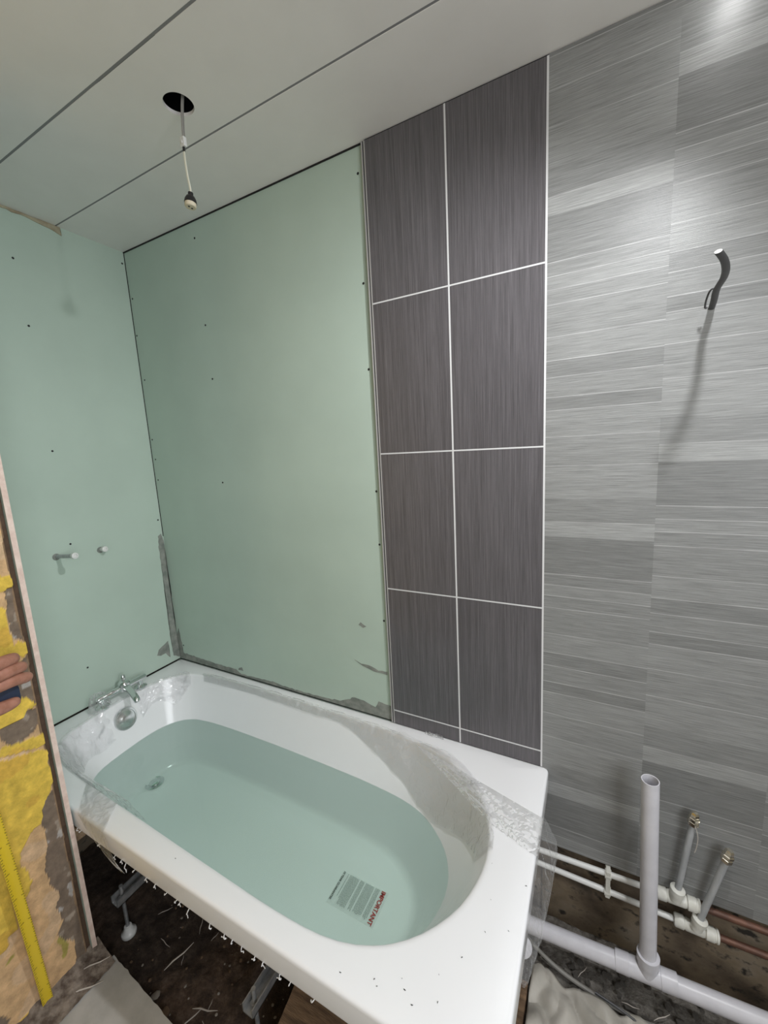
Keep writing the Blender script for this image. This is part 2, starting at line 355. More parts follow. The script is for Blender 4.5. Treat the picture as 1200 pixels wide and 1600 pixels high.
sheet('adhesive_smear', 'y', [[(.0, .005), (.0, .12), (.018, .16), (.028, .10), (.032, .035), (.22, .028), (.39, .026), (.42, .010), (.62, .018), (.65, .012), (.86, .012), (.95, .02), (1.02, .052), (1.06, .048), (1.11, .035), (1.122, .062), (1.178, .056), (1.178, .002), (.6, .002)],
   ], smear_m, wall_back, **ST)
sheet('adhesive_smear', 'y', [[(1.03, .208), (1.06, .197), (1.09, .199), (1.13, .187), (1.166, .190), (1.166, .178), (1.12, .178), (1.08, .186), (1.05, .196)]], smear_m, wall_back, **ST)
sheet('adhesive_smear', 'y', [[(1.058, .352), (1.066, .362), (1.078, .352), (1.09, .348), (1.074, .340), (1.066, .346)]], smear_m, wall_back, th=.0008, **ST)
sheet('adhesive_smear', 'y', [[(.405, .028), (.41, .04), (.43, .042), (.435, .03)]], smear_m, wall_back, th=.0008, **ST)
sheet('adhesive_smear', 'x', [[(-.002, .60), (-.010, .632), (-.026, .625), (-.030, .56), (-.030, .42), (-.034, .24), (-.036, .12), (-.032, .03), (-.002, .01)]], smear_m, wall_left, **ST)
sheet('adhesive_smear', 'x', [[(-.05, .03), (-.05, .115), (-.085, .10), (-.10, .09), (-.112, .068), (-.095, .06), (-.07, .06)]], smear_m, wall_left, **ST)
sheet('torn_paper', 'x', [[(-.235, 1.853), (-.233, 1.825), (-.26, 1.835), (-.31, 1.838), (-.34, 1.843), (-.43, 1.846), (-.52, 1.85), (-.52, 1.8532)]], brownstain, wall_left, th=.003, **ST)
# near-black strips painted in for the shade in gaps where the boards meet
bm = B(); box(bm, (0, -.0022, .62), (.0022, 0, ZC)); box(bm, (0, -.0035, ZC-.004), (1.178, 0, ZC)); box(bm, (.0, -.003, -.0), (1.178, 0, .0028)); box(bm, (0, -.7, .0), (.0025, -.004, .0022)); obj('gap_shade_strip', bm, dark_m, **ST)
bm = B(); lathe(bm, (0, 0, 0), (0, 0, 1), [(0, .0038), (.0006, .0038), (.0007, .0025), (.0003, .0015)], 12)
me_src = obj('screw', bm, screw_m, wall_back, world=False, **ST); first = True
def screw(par, loc, rot):
    global first
    o = me_src if first else me_src.copy()
    if not first: C.collection.objects.link(o)
    first = False; o.parent = par; o.location = loc; o.rotation_euler = rot
for x, z in [(.017, 1.666), (.012, 1.516), (.023, 1.328), (.018, 1.068), (.022, .979), (.02, .885), (.445, 1.483), (.44, 1.794), (.45, 1.281), (.441, .87), (1.158, 1.78), (1.156, 1.478), (1.158, 1.224), (1.161, .835), (1.162, .654), (1.163, .381), (.038, .075), (.686, 1.534)][:17]:
    screw(wall_back, (x, 0, z), (math.radians(90), 0, 0))
for y, z in [(-.398, 1.69), (-.387, 1.471), (-.383, 1.029), (-.378, .671), (-.394, .161), (-.013, 1.806), (-.02, .58), (-.02, .40), (-.019, .22), (-.015, .70)]:
    screw(wall_left, (0, y, z), (0, math.radians(90), 0))
# ------------------------------------------------------------------ wall panels
def quadface(bm, cl, x0, x1, z0, z1, y, col):
    fc = bm.faces.new([bm.verts.new(p) for p in ((x0, y, z0), (x1, y, z0), (x1, y, z1), (x0, y, z1))])
    for lp in fc.loops: lp[cl] = (*col, 1)
def shell(bm, cl, x0, x1, z0, z1, y0, y1, col):
    for pts in (((x0, y0, z0), (x0, y1, z0), (x0, y1, z1), (x0, y0, z1)), ((x1, y0, z0), (x1, y1, z0), (x1, y1, z1), (x1, y0, z1)), ((x0, y0, z0), (x1, y0, z0), (x1, y1, z0), (x0, y1, z0)), ((x0, y0, z1), (x1, y0, z1), (x1, y1, z1), (x0, y1, z1)), ((x0, y1, z0), (x1, y1, z0), (x1, y1, z1), (x0, y1, z1))):
        fc = bm.faces.new([bm.verts.new(p) for p in pts])
        for lp in fc.loops: lp[cl] = (*col, 1)
# tile-effect panel: 2 x 4+ printed tiles
root = empty('wall_panel', (1.18, 0, 0.003), 'dark brown-grey tile-effect wall panel with white grout lines above the bath', 'wall panel')
bm = B(); cl = bm.loops.layers.float_color.new('Col'); YP = -.010
tx = [1.1905, 1.4305, 1.6816]; tz = [.003, .0538, .5055, .9572, 1.4089, ZC-.004]; gw = .0024
for i in range(2):
    for j in range(5):
        k = 1+random.uniform(-.06, .06); quadface(bm, cl, tx[i]+gw*(i > 0), tx[i+1]-gw, tz[j]+(gw if j else 0), tz[j+1]-(gw if j < 4 else 0), YP, (.110*k, .103*k, .111*k))
shell(bm, cl, 1.1905, 1.684, .003, ZC-.002, YP, -.0004, (.08, .075, .08))
obj('panel_face', bm, tile_m, root)
grout = mat('white_grout_line', (.66, .66, .67), .4)
bm = B()
for x in (tx[1], tx[2]): box(bm, (x-gw, YP-.0002, .003), (x+gw, YP+.003, ZC-.004))
for z in tz[1:-1]: box(bm, (tx[0], YP-.00015, z-gw*.85), (tx[2], YP+.003, z+gw*.85))
obj('grout', bm, grout, root)
bm = B(); box(bm, (1.1782, YP-.001, .003), (1.1815, -.0004, ZC-.004)); box(bm, (1.1868, YP-.001, .003), (1.1903, -.0004, ZC-.004)); obj('edge_trim', bm, mat('grey_edge_trim', (.40, .39, .38), .4), root, label='pale grey edge trim')
bm = B(); box(bm, (1.1815, YP+.003, .003), (1.1868, -.0004, ZC-.004)); obj('trim_channel', bm, mat('dark_channel', (.05, .05, .05), .5), root)
# linear strip panels
seq = [(1.048, 0.263), (.98, 0.252), (.905, 0.270), (.817, 0.231), (.756, 0.306), (.714, 0.198), (.609, 0.223), (.577, 0.263), (.546, 0.238), (.511, 0.241), (.434, 0.259), (.377, 0.213), (.336, 0.241), (.286, 0.209)]
dimline = {.714, .756}
def strip_panel(x0, x1, shift, label):
    root = empty('wall_panel', (x0, 0, -.256), label, 'wall panel')
    bm = B(); cl = bm.loops.layers.float_color.new('Col'); zt, zb = ZC-.002, -.255; lines = []
    items = []
    for k in range(-3, 4):
        for i, (z, a) in enumerate(seq):
            zz = z+shift+k*.795; nz = (seq[i+1][0] if i+1 < len(seq) else seq[0][0]-.795)+shift+k*.795
            items.append((zz, nz, a, z in (.817, .714)))
    for zz, nz, a, dim in items:
        a1, b1 = min(zz, zt), max(nz, zb)
        if a1-b1 > 1e-4: quadface(bm, cl, x0, x1, b1, a1, -.010, (a*.985, a, a*.985))
        if zb < zz < zt and not dim: lines.append((zz, .37 if a > .2 else .34))
    shell(bm, cl, x0, x1, zb, zt, -.0098, .026, (.2, .2, .2))
    for zz, a in lines:
        quadface(bm, cl, x0, x1, zz-.0011, zz+.0011, -.0102, (a, a, a))
    obj('panel_face', bm, strip_m, root)
    return root
strip_panel(XJ[0], XJ[1], 0, 'grey linear wall panel right beside the dark tile-effect panel')
strip_panel(XJ[1], XJ[2], .194, 'grey linear wall panel with the grey cable sticking out of it')
strip_panel(XJ[2], XJ[3], -.29, 'grey linear wall panel at the lower right edge, last in the row')
# ------------------------------------------------------------------ bathtub
ctrl = [(.165, -.590), (.118, -.545), (.098, -.47), (.088, -.35), (.088, -.25), (.112, -.155), (.165, -.093), (.25, -.065), (.40, -.052), (.70, -.047), (1.05, -.052), (1.22, -.060), (1.34, -.074), (1.43, -.102), (1.50, -.15), (1.555, -.21), (1.588, -.28), (1.597, -.35), (1.588, -.42), (1.562, -.49), (1.51, -.56), (1.44, -.612), (1.35, -.642), (1.22, -.651), (1.0, -.648), (.72, -.641), (.45, -.634), (.27, -.622)]
cc = [Vector((*p, 0)) for p in ctrl]; n = len(cc); dense = []
for i in range(n):
    a, b, c_, d = cc[i-1], cc[i], cc[(i+1) % n], cc[(i+2) % n]
    for k in range(16):
        t_ = k/16; dense.append(.5*((2*b)+(c_-a)*t_+(2*a-5*b+4*c_-d)*t_*t_+(3*b-a-3*c_+d)*t_**3))
CX = Vector((.84, -.35, 0))
def by_angle(poly, th):
    best = None; dx, dy = math.cos(th), math.sin(th); n = len(poly)
    for i in range(n):
        a, b = poly[i]-CX, poly[(i+1) % n]-CX; e = b-a; den = dx*e.y-dy*e.x
        if abs(den) < 1e-12: continue
        s = (a.x*e.y-a.y*e.x)/den; q = (a.x*dy-a.y*dx)/den
        if s > 0 and -1e-9 <= q <= 1+1e-9 and (best is None or s > best): best = s
    return CX+Vector((dx, dy, 0))*best
def rrect(x0, x1, y0, y1, rr, m=8):
    out = []
    for cx, cy, a0 in ((x1-rr, y1-rr, 0), (x0+rr, y1-rr, 90), (x0+rr, y0+rr, 180), (x1-rr, y0+rr, 270)):
        for k in range(m+1):
            a = math.radians(a0+90*k/m); out.append(Vector((cx+rr*math.cos(a), cy+rr*math.sin(a), 0)))
    return out
BX0, BX1, BY0, BY1 = .004, 1.702, -.7055, -.001
outer = rrect(BX0, BX1, BY0, BY1, .018)
ths = [2*math.pi*i/150 for i in range(150)]+[math.atan2(v.y-CX.y, v.x-CX.x) % (2*math.pi) for v in outer]
ths = sorted(set(round(a, 5) for a in ths))
def O(th): return by_angle(dense, th)
def shrink(p, fx0, fx1, fy):
    d = p-CX; return CX+Vector((d.x*(fx0 if d.x < 0 else fx1), d.y*fy, 0))
FX0, FX1, FY = .83, .72, .60; ZF = -.33
prof = [(0, -.003), (.015, -.009), (.05, -.02), (.12, -.042), (.25, -.085), (.42, -.14), (.6, -.2), (.76, -.255), (.87, -.292), (.94, -.314), (1, -.326), (1.09, -.330)]
def depth_a(z):
    for (a, za), (b, zb) in zip(prof, prof[1:]):
        if zb <= z <= za: return a+(b-a)*(z-za)/(zb-za)
def tubpt(th, a):
    """a<0: out over the rim, a>=0: down the inner wall"""
    p = O(th)
    if a < 0:
        q = by_angle(outer, th); return p+(q-p)*(-a)
    z = prof[-1][1]
    for (a0, z0), (a1, z1) in zip(prof, prof[1:]):
        if a0 <= a <= a1: z = z0+(z1-z0)*(a-a0)/(a1-a0); break
    s = shrink(p, 1-(1-FX0)*a, 1-(1-FX1)*a, 1-(1-FY)*a); return Vector((s.x, s.y, z))
bath = empty('bathtub', (.85, -.35, -.06), 'white acrylic bathtub filled with water, set in the corner against green boards', 'bathtub')
bm = B(); rings = []
def addring(fn): rings.append([bm.verts.new(fn(th)) for th in ths])
def outr(ins, z): 
    pl = rrect(BX0+ins, BX1-ins, BY0+ins, BY1-ins, max(.018-ins, .008)); return lambda th: by_angle(pl, th)+Vector((0, 0, z))
addring(outr(.012, -.064)); addring(outr(.002, -.064)); addring(outr(0, -.058)); addring(outr(0, -.010)); addring(outr(.0008, -.005)); addring(outr(.003, -.0018)); addring(outr(.008, 0))
for e in (.5,): addring(lambda th: tubpt(th, -e))
for d, z in ((.014, 0), (.008, -.0004), (.003, -.0016)):
    addring(lambda th, d=d, z=z: O(th)+(O(th)-CX).normalized()*d*1.0+Vector((0, 0, z)))
for a, z in prof: addring(lambda th, a=a: tubpt(th, a))
for s, z in ((.8, -.331), (.55, -.332), (.3, -.333), (.1, -.3335)):
    addring(lambda th, s=s, z=z: Vector(((tubpt(th, 1.09)-CX).x*s+CX.x, (tubpt(th, 1.09)-CX).y*s+CX.y, z)))
for a, b in zip(rings, rings[1:]):
    for k in range(len(ths)): bm.faces.new((a[k], a[(k+1) % len(ths)], b[(k+1) % len(ths)], b[k]))
bm.faces.new(rings[-1])
tub = obj('tub_shell', bm, acrylic, bath, smooth=True)
sol = tub.modifiers.new('thickness', 'SOLIDIFY'); sol.thickness = .004; sol.offset = -1
# overflow and drain
bm = B(); ov = Vector((.118, -.345, -.066)); dn = Vector((1, 0, .22))
lathe(bm, ov, dn, [(-.004, .044), (.003, .044), (.007, .042), (.0075, .036), (.005, .035), (.0052, .030), (.011, .020), (.0125, .008), (.0128, 0.0)], 40); obj('overflow_cover', bm, satin, bath, smooth=True, label='round chrome overflow cover')
bm = B(); dr = Vector((.236, -.336, -.329)); lathe(bm, dr, (0, 0, 1), [(0, .035), (.002, .035), (.004, .031), (.0015, .027), (.001, .020), (.005, .0195), (.0075, .016), (.0085, 0)], 40); obj('drain', bm, chrome, bath, smooth=True, label='chrome pop-up drain plug')
# support bars with threaded feet
for x in (.452, 1.045):
    bm = B(); box(bm, (x-.018, -.63, -.452), (x+.018, -.06, -.449)); box(bm, (x-.018, -.63, -.452), (x-.015, -.06, -.425)); box(bm, (x+.015, -.63, -.452), (x+.018, -.06, -.425))
    bar = obj('support_bar', bm, zinc, bath, label='galvanised steel cross bar')
    for y in (-.605, -.12):
        bm = B(); pr = []
        for k in range(60): pr.append((k*.003, .0058 if k % 2 else .0050))
        lathe(bm, (x, y, -.578), (0, 0, 1), pr, 12); obj('threaded_rod', bm, zinc, bar)
        bm = B(); lathe(bm, (x, y, -.594), (0, 0, 1), [(0, .021), (.006, .023), (.012, .022), (.016, .017), (.026, .0135), (.034, .011), (.035, .006)], 24); obj('foot', bm, white_plastic, bar, smooth=True)
        bm = B(); lathe(bm, (x, y, -.449), (0, 0, 1), [(0, .011), (.007, .011)], 6); obj('nut', bm, zinc, bar)
# reinforcing board under the tub
bm = B(); box(bm, (.35, -.52, -.362), (1.25, -.18, -.345)); obj('base_board', bm, timber, bath, label='brown base board under the tub')
# rough plastic burrs left along the lower lip
bx = [.62, .69, .72, .735, .78, .83, .86, .92, .955, .965, 1.0, 1.06, 1.10, 1.12, 1.16, 1.19, 1.22, 1.255, 1.30, 1.345, .50, .53]
for x in bx:
    L = random.uniform(.0005, .007) if x not in (1.0, .735) else .022; a = random.uniform(-1, 1)
    x += random.uniform(-.012, .012); pts = [(x, -.704, -.062), (x+.004*a, -.709, -.064-L*.4), (x+.008*a, -.706, -.064-L*.8), (x+random.uniform(-.008, .01), -.708, -.064-L)]
    bm = B(); tube(bm, spline(pts, 4), [random.uniform(.0007, .0014) for k in range(13)], 6); obj('burr', bm, acrylic, bath)
# ------------------------------------------------------------------ water
ZW = -.172; aw = depth_a(ZW)
bm = B(); rings = []
def wr(a): rings.append([bm.verts.new(tubpt(th, a)+(CX-tubpt(th, a)).normalized()*.0005*Vector((1, 1, 0)).length) for th in ths])
rings.append([bm.verts.new(Vector((tubpt(th, aw).x, tubpt(th, aw).y, ZW))) for th in ths])
for a in (.76, .87, .94, 1, 1.09): rings.append([bm.verts.new(Vector(((tubpt(th, a)-CX).x*.998+CX.x, (tubpt(th, a)-CX).y*.998+CX.y, tubpt(th, a).z+.0012))) for th in ths])
for a, b in zip(rings, rings[1:]):
    for k in range(len(ths)): fc = bm.faces.new((a[k], a[(k+1) % len(ths)], b[(k+1) % len(ths)], b[k])); fc.material_index = 1
fc = bm.faces.new(rings[0]); fc.material_index = 0
fc = bm.faces.new(rings[-1]); fc.material_index = 1
obj('water', bm, [water_top, water_side], label='clear pale green water standing in the white bathtub', cat='water')
# specks floating / settled
random.seed(3)
# ------------------------------------------------------------------ notice stuck on the tub floor
note = empty('printed_notice', (1.205, -.35, -.3318), 'transparent printed notice with red IMPORTANT heading under the water', 'notice')
note_m = bpy.data.materials.new('clear_sticker'); note_m.use_nodes = True; t = NT(note_m); t.t.nodes.remove(t.b)
tr = t.n('ShaderNodeBsdfTransparent'); df = t.n('ShaderNodeBsdfDiffuse'); df.inputs[0].default_value = (.8, .82, .8, 1); mx = t.n('ShaderNodeMixShader'); mx.inputs[0].default_value = .10
t.l(tr.outputs[0], mx.inputs[1]); t.l(df.outputs[0], mx.inputs[2]); t.l(mx.outputs[0], t.t.nodes['Material Output'].inputs[0])
zn = -.3284
bm = B(); box(bm, (1.136, -.398, zn), (1.292, -.300, zn+.0004)); obj('sheet', bm, note_m, note)
def text(body, size, m, loc, width, parent, name):
    cu = bpy.data.curves.new(name, 'FONT'); cu.body = body; cu.size = size; cu.align_x = 'LEFT'; cu.align_y = 'BOTTOM_BASELINE'; cu.offset = size*.02; cu.extrude = .0001
    tmp = bpy.data.objects.new(name, cu); C.collection.objects.link(tmp); bpy.context.view_layer.update()
    me = bpy.data.meshes.new_from_object(tmp.evaluated_get(bpy.context.evaluated_depsgraph_get())); bpy.data.objects.remove(tmp)
    xs = [v.co.x for v in me.vertices]; k = width/(max(xs)-min(xs))
    for v in me.vertices: x, y, z = v.co; v.co = Vector((loc[0]+y, loc[1]-(x-min(xs))*k, loc[2]+z))
    me.materials.append(m); o = bpy.data.objects.new(name, me); C.collection.objects.link(o); o.parent = parent; o.location = -parent.location
    return o
text('IMPORTANT', .0185, redt, (1.272, -.302, zn+.0006), .094, note, 'heading')
text('10 YEAR GUARANTEE', .0088, blackt, (1.138, -.302, zn+.0006), .085, note, 'heading')
bm = B(); random.seed(5)
x = 1.264
for blk, cnt in ((0, 4), (1, 8), (2, 4), (3, 9), (4, 1)):
    for k in range(cnt):
        y = -.303
        while y > -.385+(.02*random.random() if k == cnt-1 else 0):
            wl = random.uniform(.003, .009); box(bm, (x-.0012, max(y-wl, -.389), zn+.0004), (x, y, zn+.0007)); y -= wl+.0011
        x -= .0036
    x -= .0045
obj('small_print', bm, greyt, note)
# ------------------------------------------------------------------ protective film
def film_grid(fn, nu, nv, keep=lambda u, v: True):
    bm = B(); vs = {}
    for i in range(nu+1):
        for j in range(nv+1): vs[i, j] = bm.verts.new(fn(i/nu, j/nv))
    for i in range(nu):
        for j in range(nv):
            if keep((i+.5)/nu, (j+.5)/nv): bm.faces.new((vs[i, j], vs[i+1, j], vs[i+1, j+1], vs[i, j+1]))
    for v in [v for v in bm.verts if not v.link_faces]: bm.verts.remove(v)
    return bm
def tub_off(th, a, h):
    p = tubpt(th, a)
    if a < 0: return p+Vector((0, 0, .003+max(h, 0)))
    nrm = (CX-p); nrm.z = 0; nrm.normalize(); nrm = (nrm+Vector((0, 0, .35))).normalized()
    return p+nrm*(.003+max(h, 0))
def wr_(x, y, s=1, seed=0): 
    q = Vector((x*s, y*s, seed)); return (abs(noise.noise(q))*.7+abs(noise.noise(q*2.3))*.4)
def ang(x, y): return math.atan2(y-CX.y, x-CX.x) % (2*math.pi)
fl = empty('protective_film', (.1, -.35, 0), 'crumpled clear film draped over the tap end of the bath', 'plastic film')
A0, A1 = ang(.20, -.085), ang(.42, -.66)   # from back-left corner round the tap end to the front
def f1(u, v):
    th = A0+(A1-A0)*u; lower = .36+.10*noise.noise(Vector((u*7, 1, 0)))-.12*max(0, math.sin(u*9))
    a = -.06+(lower+.06)*v
    return tub_off(th, a, .020*wr_(u*9, v*2.5, 1, 3)*(1 if v > .05 else .2))
def keep1(u, v):
    if v > .35+u*7 or u < .008: return False
    th = A0+(A1-A0)*u; p = tubpt(th, .2)
    return not (abs(p.y+.345) < .060+.02*noise.noise(Vector((v*6, 0, 2))) and v > .08)
obj('film_sheet', film_grid(f1, 150, 26, keep1), film, fl, smooth=True)
# strip across the front rim, hanging over the lip
def f2(u, v):
    top = Vector((.42+.17*u, -.625, .004)); edge = Vector((.535+.13*u, -.7085, .003)); tip = Vector((.735+.02*u, -.715, -.075))
    if v < .5: p = top.lerp(edge, v*2)
    else: p = edge.lerp(tip, (v-.5)*2); p.y -= .006*math.sin((v-.5)*6)
    k = .007*wr_(u*3, v*5, 1, 9); return p+(Vector((0, 0, k)) if v < .5 else Vector((0, -k, 0)))
obj('film_sheet', film_grid(f2, 24, 40), film, fl, smooth=True)
def f2b(u, v):   # down from the front rim into the tub
    p = Vector((.30+.22*u, -.628, .004)); q = Vector((.36+.2*u, -.56+.01*u, -.165)); s = p.lerp(q, v); s.z += .02*math.sin(v*3.1)
    return s+Vector((0, .010*wr_(u*5, v*2, 1, 4), 0))
obj('film_sheet', film_grid(f2b, 26, 20), film, fl, smooth=True)
fr_ = empty('protective_film', (1.5, -.2, 0), 'crumpled clear film across the back edge and wide end of the bath', 'plastic film')
B0, B1 = ang(1.596, -.33), ang(.24, -.06)
def low3(x, th):
    # how far the film reaches down the wall
    if th < ang(1.40, -.09): k = 1.0
    else: k = max(0, 1-(1.42-x)/.42)
    return .06+.42*k**1.1
def f3(u, v):
    th = (B0-2*math.pi*(B0 > 3.5))+(B1-(B0-2*math.pi*(B0 > 3.5)))*u; x = O(th).x
    lo = low3(x, th % (2*math.pi))*(1+.18*noise.noise(Vector((u*12, 2, 1)))); lo *= min(1, .25+u*7)
    a = -.10+(lo+.10)*v
    return tub_off(th, a, (.009+.014*min(1, lo*2))*wr_(u*16, v*1.6, 1, 6)+.004*math.sin(v*3.14))
obj('film_sheet', film_grid(f3, 220, 22), film, fr_, smooth=True)
def f4(u, v):   # over the rim corner
    a, b = Vector((1.30, -.078, .003)), Vector((1.706, -.190, .003)); c_, d = Vector((1.585, -.262, .003)), Vector((1.706, -.305, .003))
    p = a.lerp(b, u).lerp(c_.lerp(d, u), v); k = .009*wr_(u*5, v*3, 1, 12)*min(1, v*5, u*6+.1)*1.6; return p+Vector((0, 0, k))
obj('film_sheet', film_grid(f4, 50, 22), film, fr_, smooth=True)
def f5(u, v):   # flap hanging off the end of the rim
    y = -.185-.36*u; w_ = (1-u)**.6; top = Vector((1.704, y, .005 if u < .3 else -.004)); L = .10*w_+.012; out = .032*w_+.004
    p = top+Vector((out*math.sin(min(1, v*1.3)*1.6), -.0, -L*v)); return p+Vector((.006*wr_(u*7, v*3, 1, 15), 0, 0))
obj('film_sheet', film_grid(f5, 50, 18), film, fr_, smooth=True)
bm = B(); tube(bm, spline([(1.31, -.012, .004), (1.335, -.018, .007), (1.36, -.013, .005), (1.375, -.019, .004)], 5), [.004, .006, .003, .006, .004, .005, .003]*2+[.003, .003], 8); 
obj('film_scrap', bm, film, label='small twist of clear film under the dark tile-effect panel', cat='plastic film', smooth=True)
flk = None
for x, y in ((1.463, -.661), (1.569, -.603), (1.612, -.358), (1.472, -.668), (1.509, -.638), (1.54, -.663), (1.627, -.436), (1.672, -.478), (.907, -.672), (1.63, -.50), (1.691, -.376), (1.60, -.56), (1.52, -.65), (1.40, -.68), (1.58, -.64)):
    if flk is None:
        bm = B(); tube(bm, [(-.003, 0, 0), (0, .0006, .0006), (.0028, 0, 0)], [.0004, .0011, .0005], 6); flk = obj('debris_fleck', bm, black_pl, smooth=True, label='tiny dark fleck of debris on the white bath rim', cat='debris', group='dark flecks on the bath rim'); o = flk
    else: o = flk.copy(); C.collection.objects.link(o)
    o.location = (x, y, .0008); o.rotation_euler = (0, 0, random.uniform(0, 6)); o.scale = (random.uniform(.3, .85),)*3
# ------------------------------------------------------------------ bath mixer tap
tap = empty('bath_mixer_tap', (.065, -.31, 0), 'chrome bath mixer tap with lever on the bath rim', 'tap')
bm = B(); tube(bm, [(.065, -.412, .040), (.065, -.408, .040), (.065, -.218, .040), (.065, -.214, .040)], [.010, .0125, .0125, .010], 24); obj('body', bm, chrome, tap, smooth=True)
for y in (-.395, -.240):
    bm = B(); lathe(bm, (.065, y, .001), (0, 0, 1), [(0, .026), (.004, .026), (.008, .018), (.014, .012), (.040, .012)], 28); obj('pillar', bm, chrome, tap, smooth=True)
bm = B(); lathe(bm, (.067, -.305, .024), (.0, 0, 1), [(0, .016), (.008, .021), (.034, .022), (.040, .020), (.046, .012), (.048, 0)], 28); obj('cartridge_housing', bm, chrome, tap, smooth=True)
bm = B(); tube(bm, spline([(.075, -.305, .040), (.11, -.312, .044), (.155, -.322, .040), (.185, -.328, .030), (.190, -.329, .020)], 6), [.0135]*8+[.0128]*8+[.013]*9, 20); obj('spout', bm, chrome, tap, smooth=True)
bm = B(); tube(bm, spline([(.067, -.305, .066), (.064, -.304, .080), (.062, -.303, .092)], 5), [.0085]*4+[.0095]*4+[.008]*3, 14); obj('lever', bm, chrome, tap, smooth=True)
# film cover on the left pillar
bm = film_grid(lambda u, v: Vector((.065+(.026+.010*v+.003*math.sin(u*44))*math.cos(u*6.283), -.405+(.026+.012*v+.003*math.sin(u*37))*math.sin(u*6.283), .062-.058*v)), 60, 10); obj('film_cover', bm, film, tap, smooth=True, label='clear film cover around a pillar')
# ------------------------------------------------------------------ shower pipe stubs
def stub(y, z, L, lean, label):
    rt = empty('pipe_stub', (0, y, z), label, 'pipe', )
    d = Vector((1, 0, lean)).normalized(); bm = B(); lathe(bm, (-.01, y, z), d, [(0, .0075), (L, .0075)], 20); obj('pipe', bm, greypipe if L > .05 else white_plastic, rt, smooth=True)
    bm = B(); e = Vector((-.01, y, z))+d*L; lathe(bm, e-d*.008, d, [(0, .008), (.001, .0115), (.012, .0115), (.014, .009), (.0142, .0055), (.011, .005), (.011, 0)], 24); obj('end_cap', bm, white_plastic, rt, smooth=True)
    bm = B(); k = Vector((0.0006, y, z)); lathe(bm, (0.0002, y-.004, z), (1, 0, 0), [(0, .013), (.0006, .013), (.0008, .0)], 14); obj('wall_hole', bm, smear_m, rt)
stub(-.427, .633, .138, .10, 'longer white capped pipe stub on the left green wall')
stub(-.273, .622, .036, .12, 'shorter white capped pipe stub on the left green wall')
# ------------------------------------------------------------------ hanging lampholder
lh = empty('lampholder', (.851, -.35, ZC), 'black and cream lampholder hanging by its cable from the ceiling hole', 'lampholder')
bm = B(); tube(bm, spline([(.873, -.352, ZC+.05), (.868, -.352, ZC+.02), (.858, -.350, ZC-.005), (.852, -.350, ZC-.05), (.851, -.350, 1.781)], 5), .0042, 10, flat=.6); obj('cable', bm, cable_grey2, lh, smooth=True)
bm = B(); box(bm, (.840, -.355, 1.762), (.855, -.345, 1.784), .002); box(bm, (.846, -.357, 1.768), (.850, -.343, 1.774), .001); obj('terminal_block', bm, white_plastic, lh)
bm = B(); tube(bm, [(.847, -.350, 1.763), (.8465, -.350, 1.752)], .0032, 8); obj('insulating_sleeve', bm, black_pl, lh)
for dx in (-.0012, .0014):
    bm = B(); tube(bm, spline([(.8462+dx, -.350, 1.755), (.846+dx, -.350, 1.735), (.848+dx, -.350, 1.70), (.8525+dx, -.350, 1.668), (.853+dx, -.35, 1.652)], 5), .0017, 8); obj('wire', bm, sleeve_w, lh, smooth=True)
lo = Vector((.853, -.35, 1.656)); ld = Vector((-.06, -.10, -1))
bm = B(); lathe(bm, lo, ld, [(0, .004), (.001, .0062), (.009, .0068), (.011, .0105), (.018, .014), (.026, .0155), (.027, .0145)], 28); obj('holder_cap', bm, black_pl, lh, smooth=True, label='black cap of lampholder')
bm = B(); lathe(bm, lo+ld.normalized()*.0255, ld, [(0, .0142), (.009, .0142), (.011, .0125), (.0112, 0)], 28)
obj('holder_face', bm, cream_cer, lh, smooth=True, label='cream ceramic lamp socket')
X_, Y_ = frame(ld); e = lo+ld.normalized()*.0367
for s in (-1, 1):
    bm = B(); lathe(bm, e+X_*.0045*s-ld.normalized()*.001, ld, [(0, .0028), (.0014, .0028)], 12); obj('contact_slot', bm, black_pl, lh)
# lamps just above the frame, which light the room
em = mat('lamp_lens', (1, 1, 1), .4); NT(em).b.inputs['Emission Color'].default_value = (1, 1, 1, 1); NT(em).b.inputs['Emission Strength'].default_value = 24
for loc, lab in (((2.03, -.095), 'white ring downlight in the ceiling close to the grey wall panels'),):
    dl = empty('downlight', (*loc, ZC), lab, 'ceiling light')
    bm = B(); lathe(bm, (*loc, ZC), (0, 0, -1), [(-.002, .042), (.002, .042), (.004, .036), (.003, .03)], 32); obj('bezel', bm, white_plastic, dl, smooth=True)
    bm = B(); lathe(bm, (*loc, ZC), (0, 0, -1), [(-.001, .029), (.0045, .028), (.005, 0)], 32); obj('lens', bm, em, dl, smooth=True)
hb = empty('hanging_lamp', (2.03, -.5, ZC), 'lit reflector bulb hanging by its cable near the grey panels', 'lamp'); hd = Vector((-.51, .06, -.84)).normalized(); hp = Vector((2.03, -.5, 1.722))-hd*.012
bm = B(); tube(bm, spline([(2.045, -.505, ZC+.03), (2.045, -.505, ZC), (2.05, -.505, 1.82), tuple(hp-hd*.06)], 5), .004, 10); obj('cable', bm, sleeve_w, hb, smooth=True)
bm = B(); lathe(bm, hp-hd*.062, hd, [(0, .006), (.004, .012), (.014, .013), (.020, .014), (.045, .0235), (.052, .025), (.054, .023)], 28); obj('bulb_body', bm, white_plastic, hb, smooth=True)
bm = B(); lathe(bm, hp-hd*.0095, hd, [(0, .0225), (.002, .022), (.003, 0)], 28); obj('lens', bm, em, hb, smooth=True)
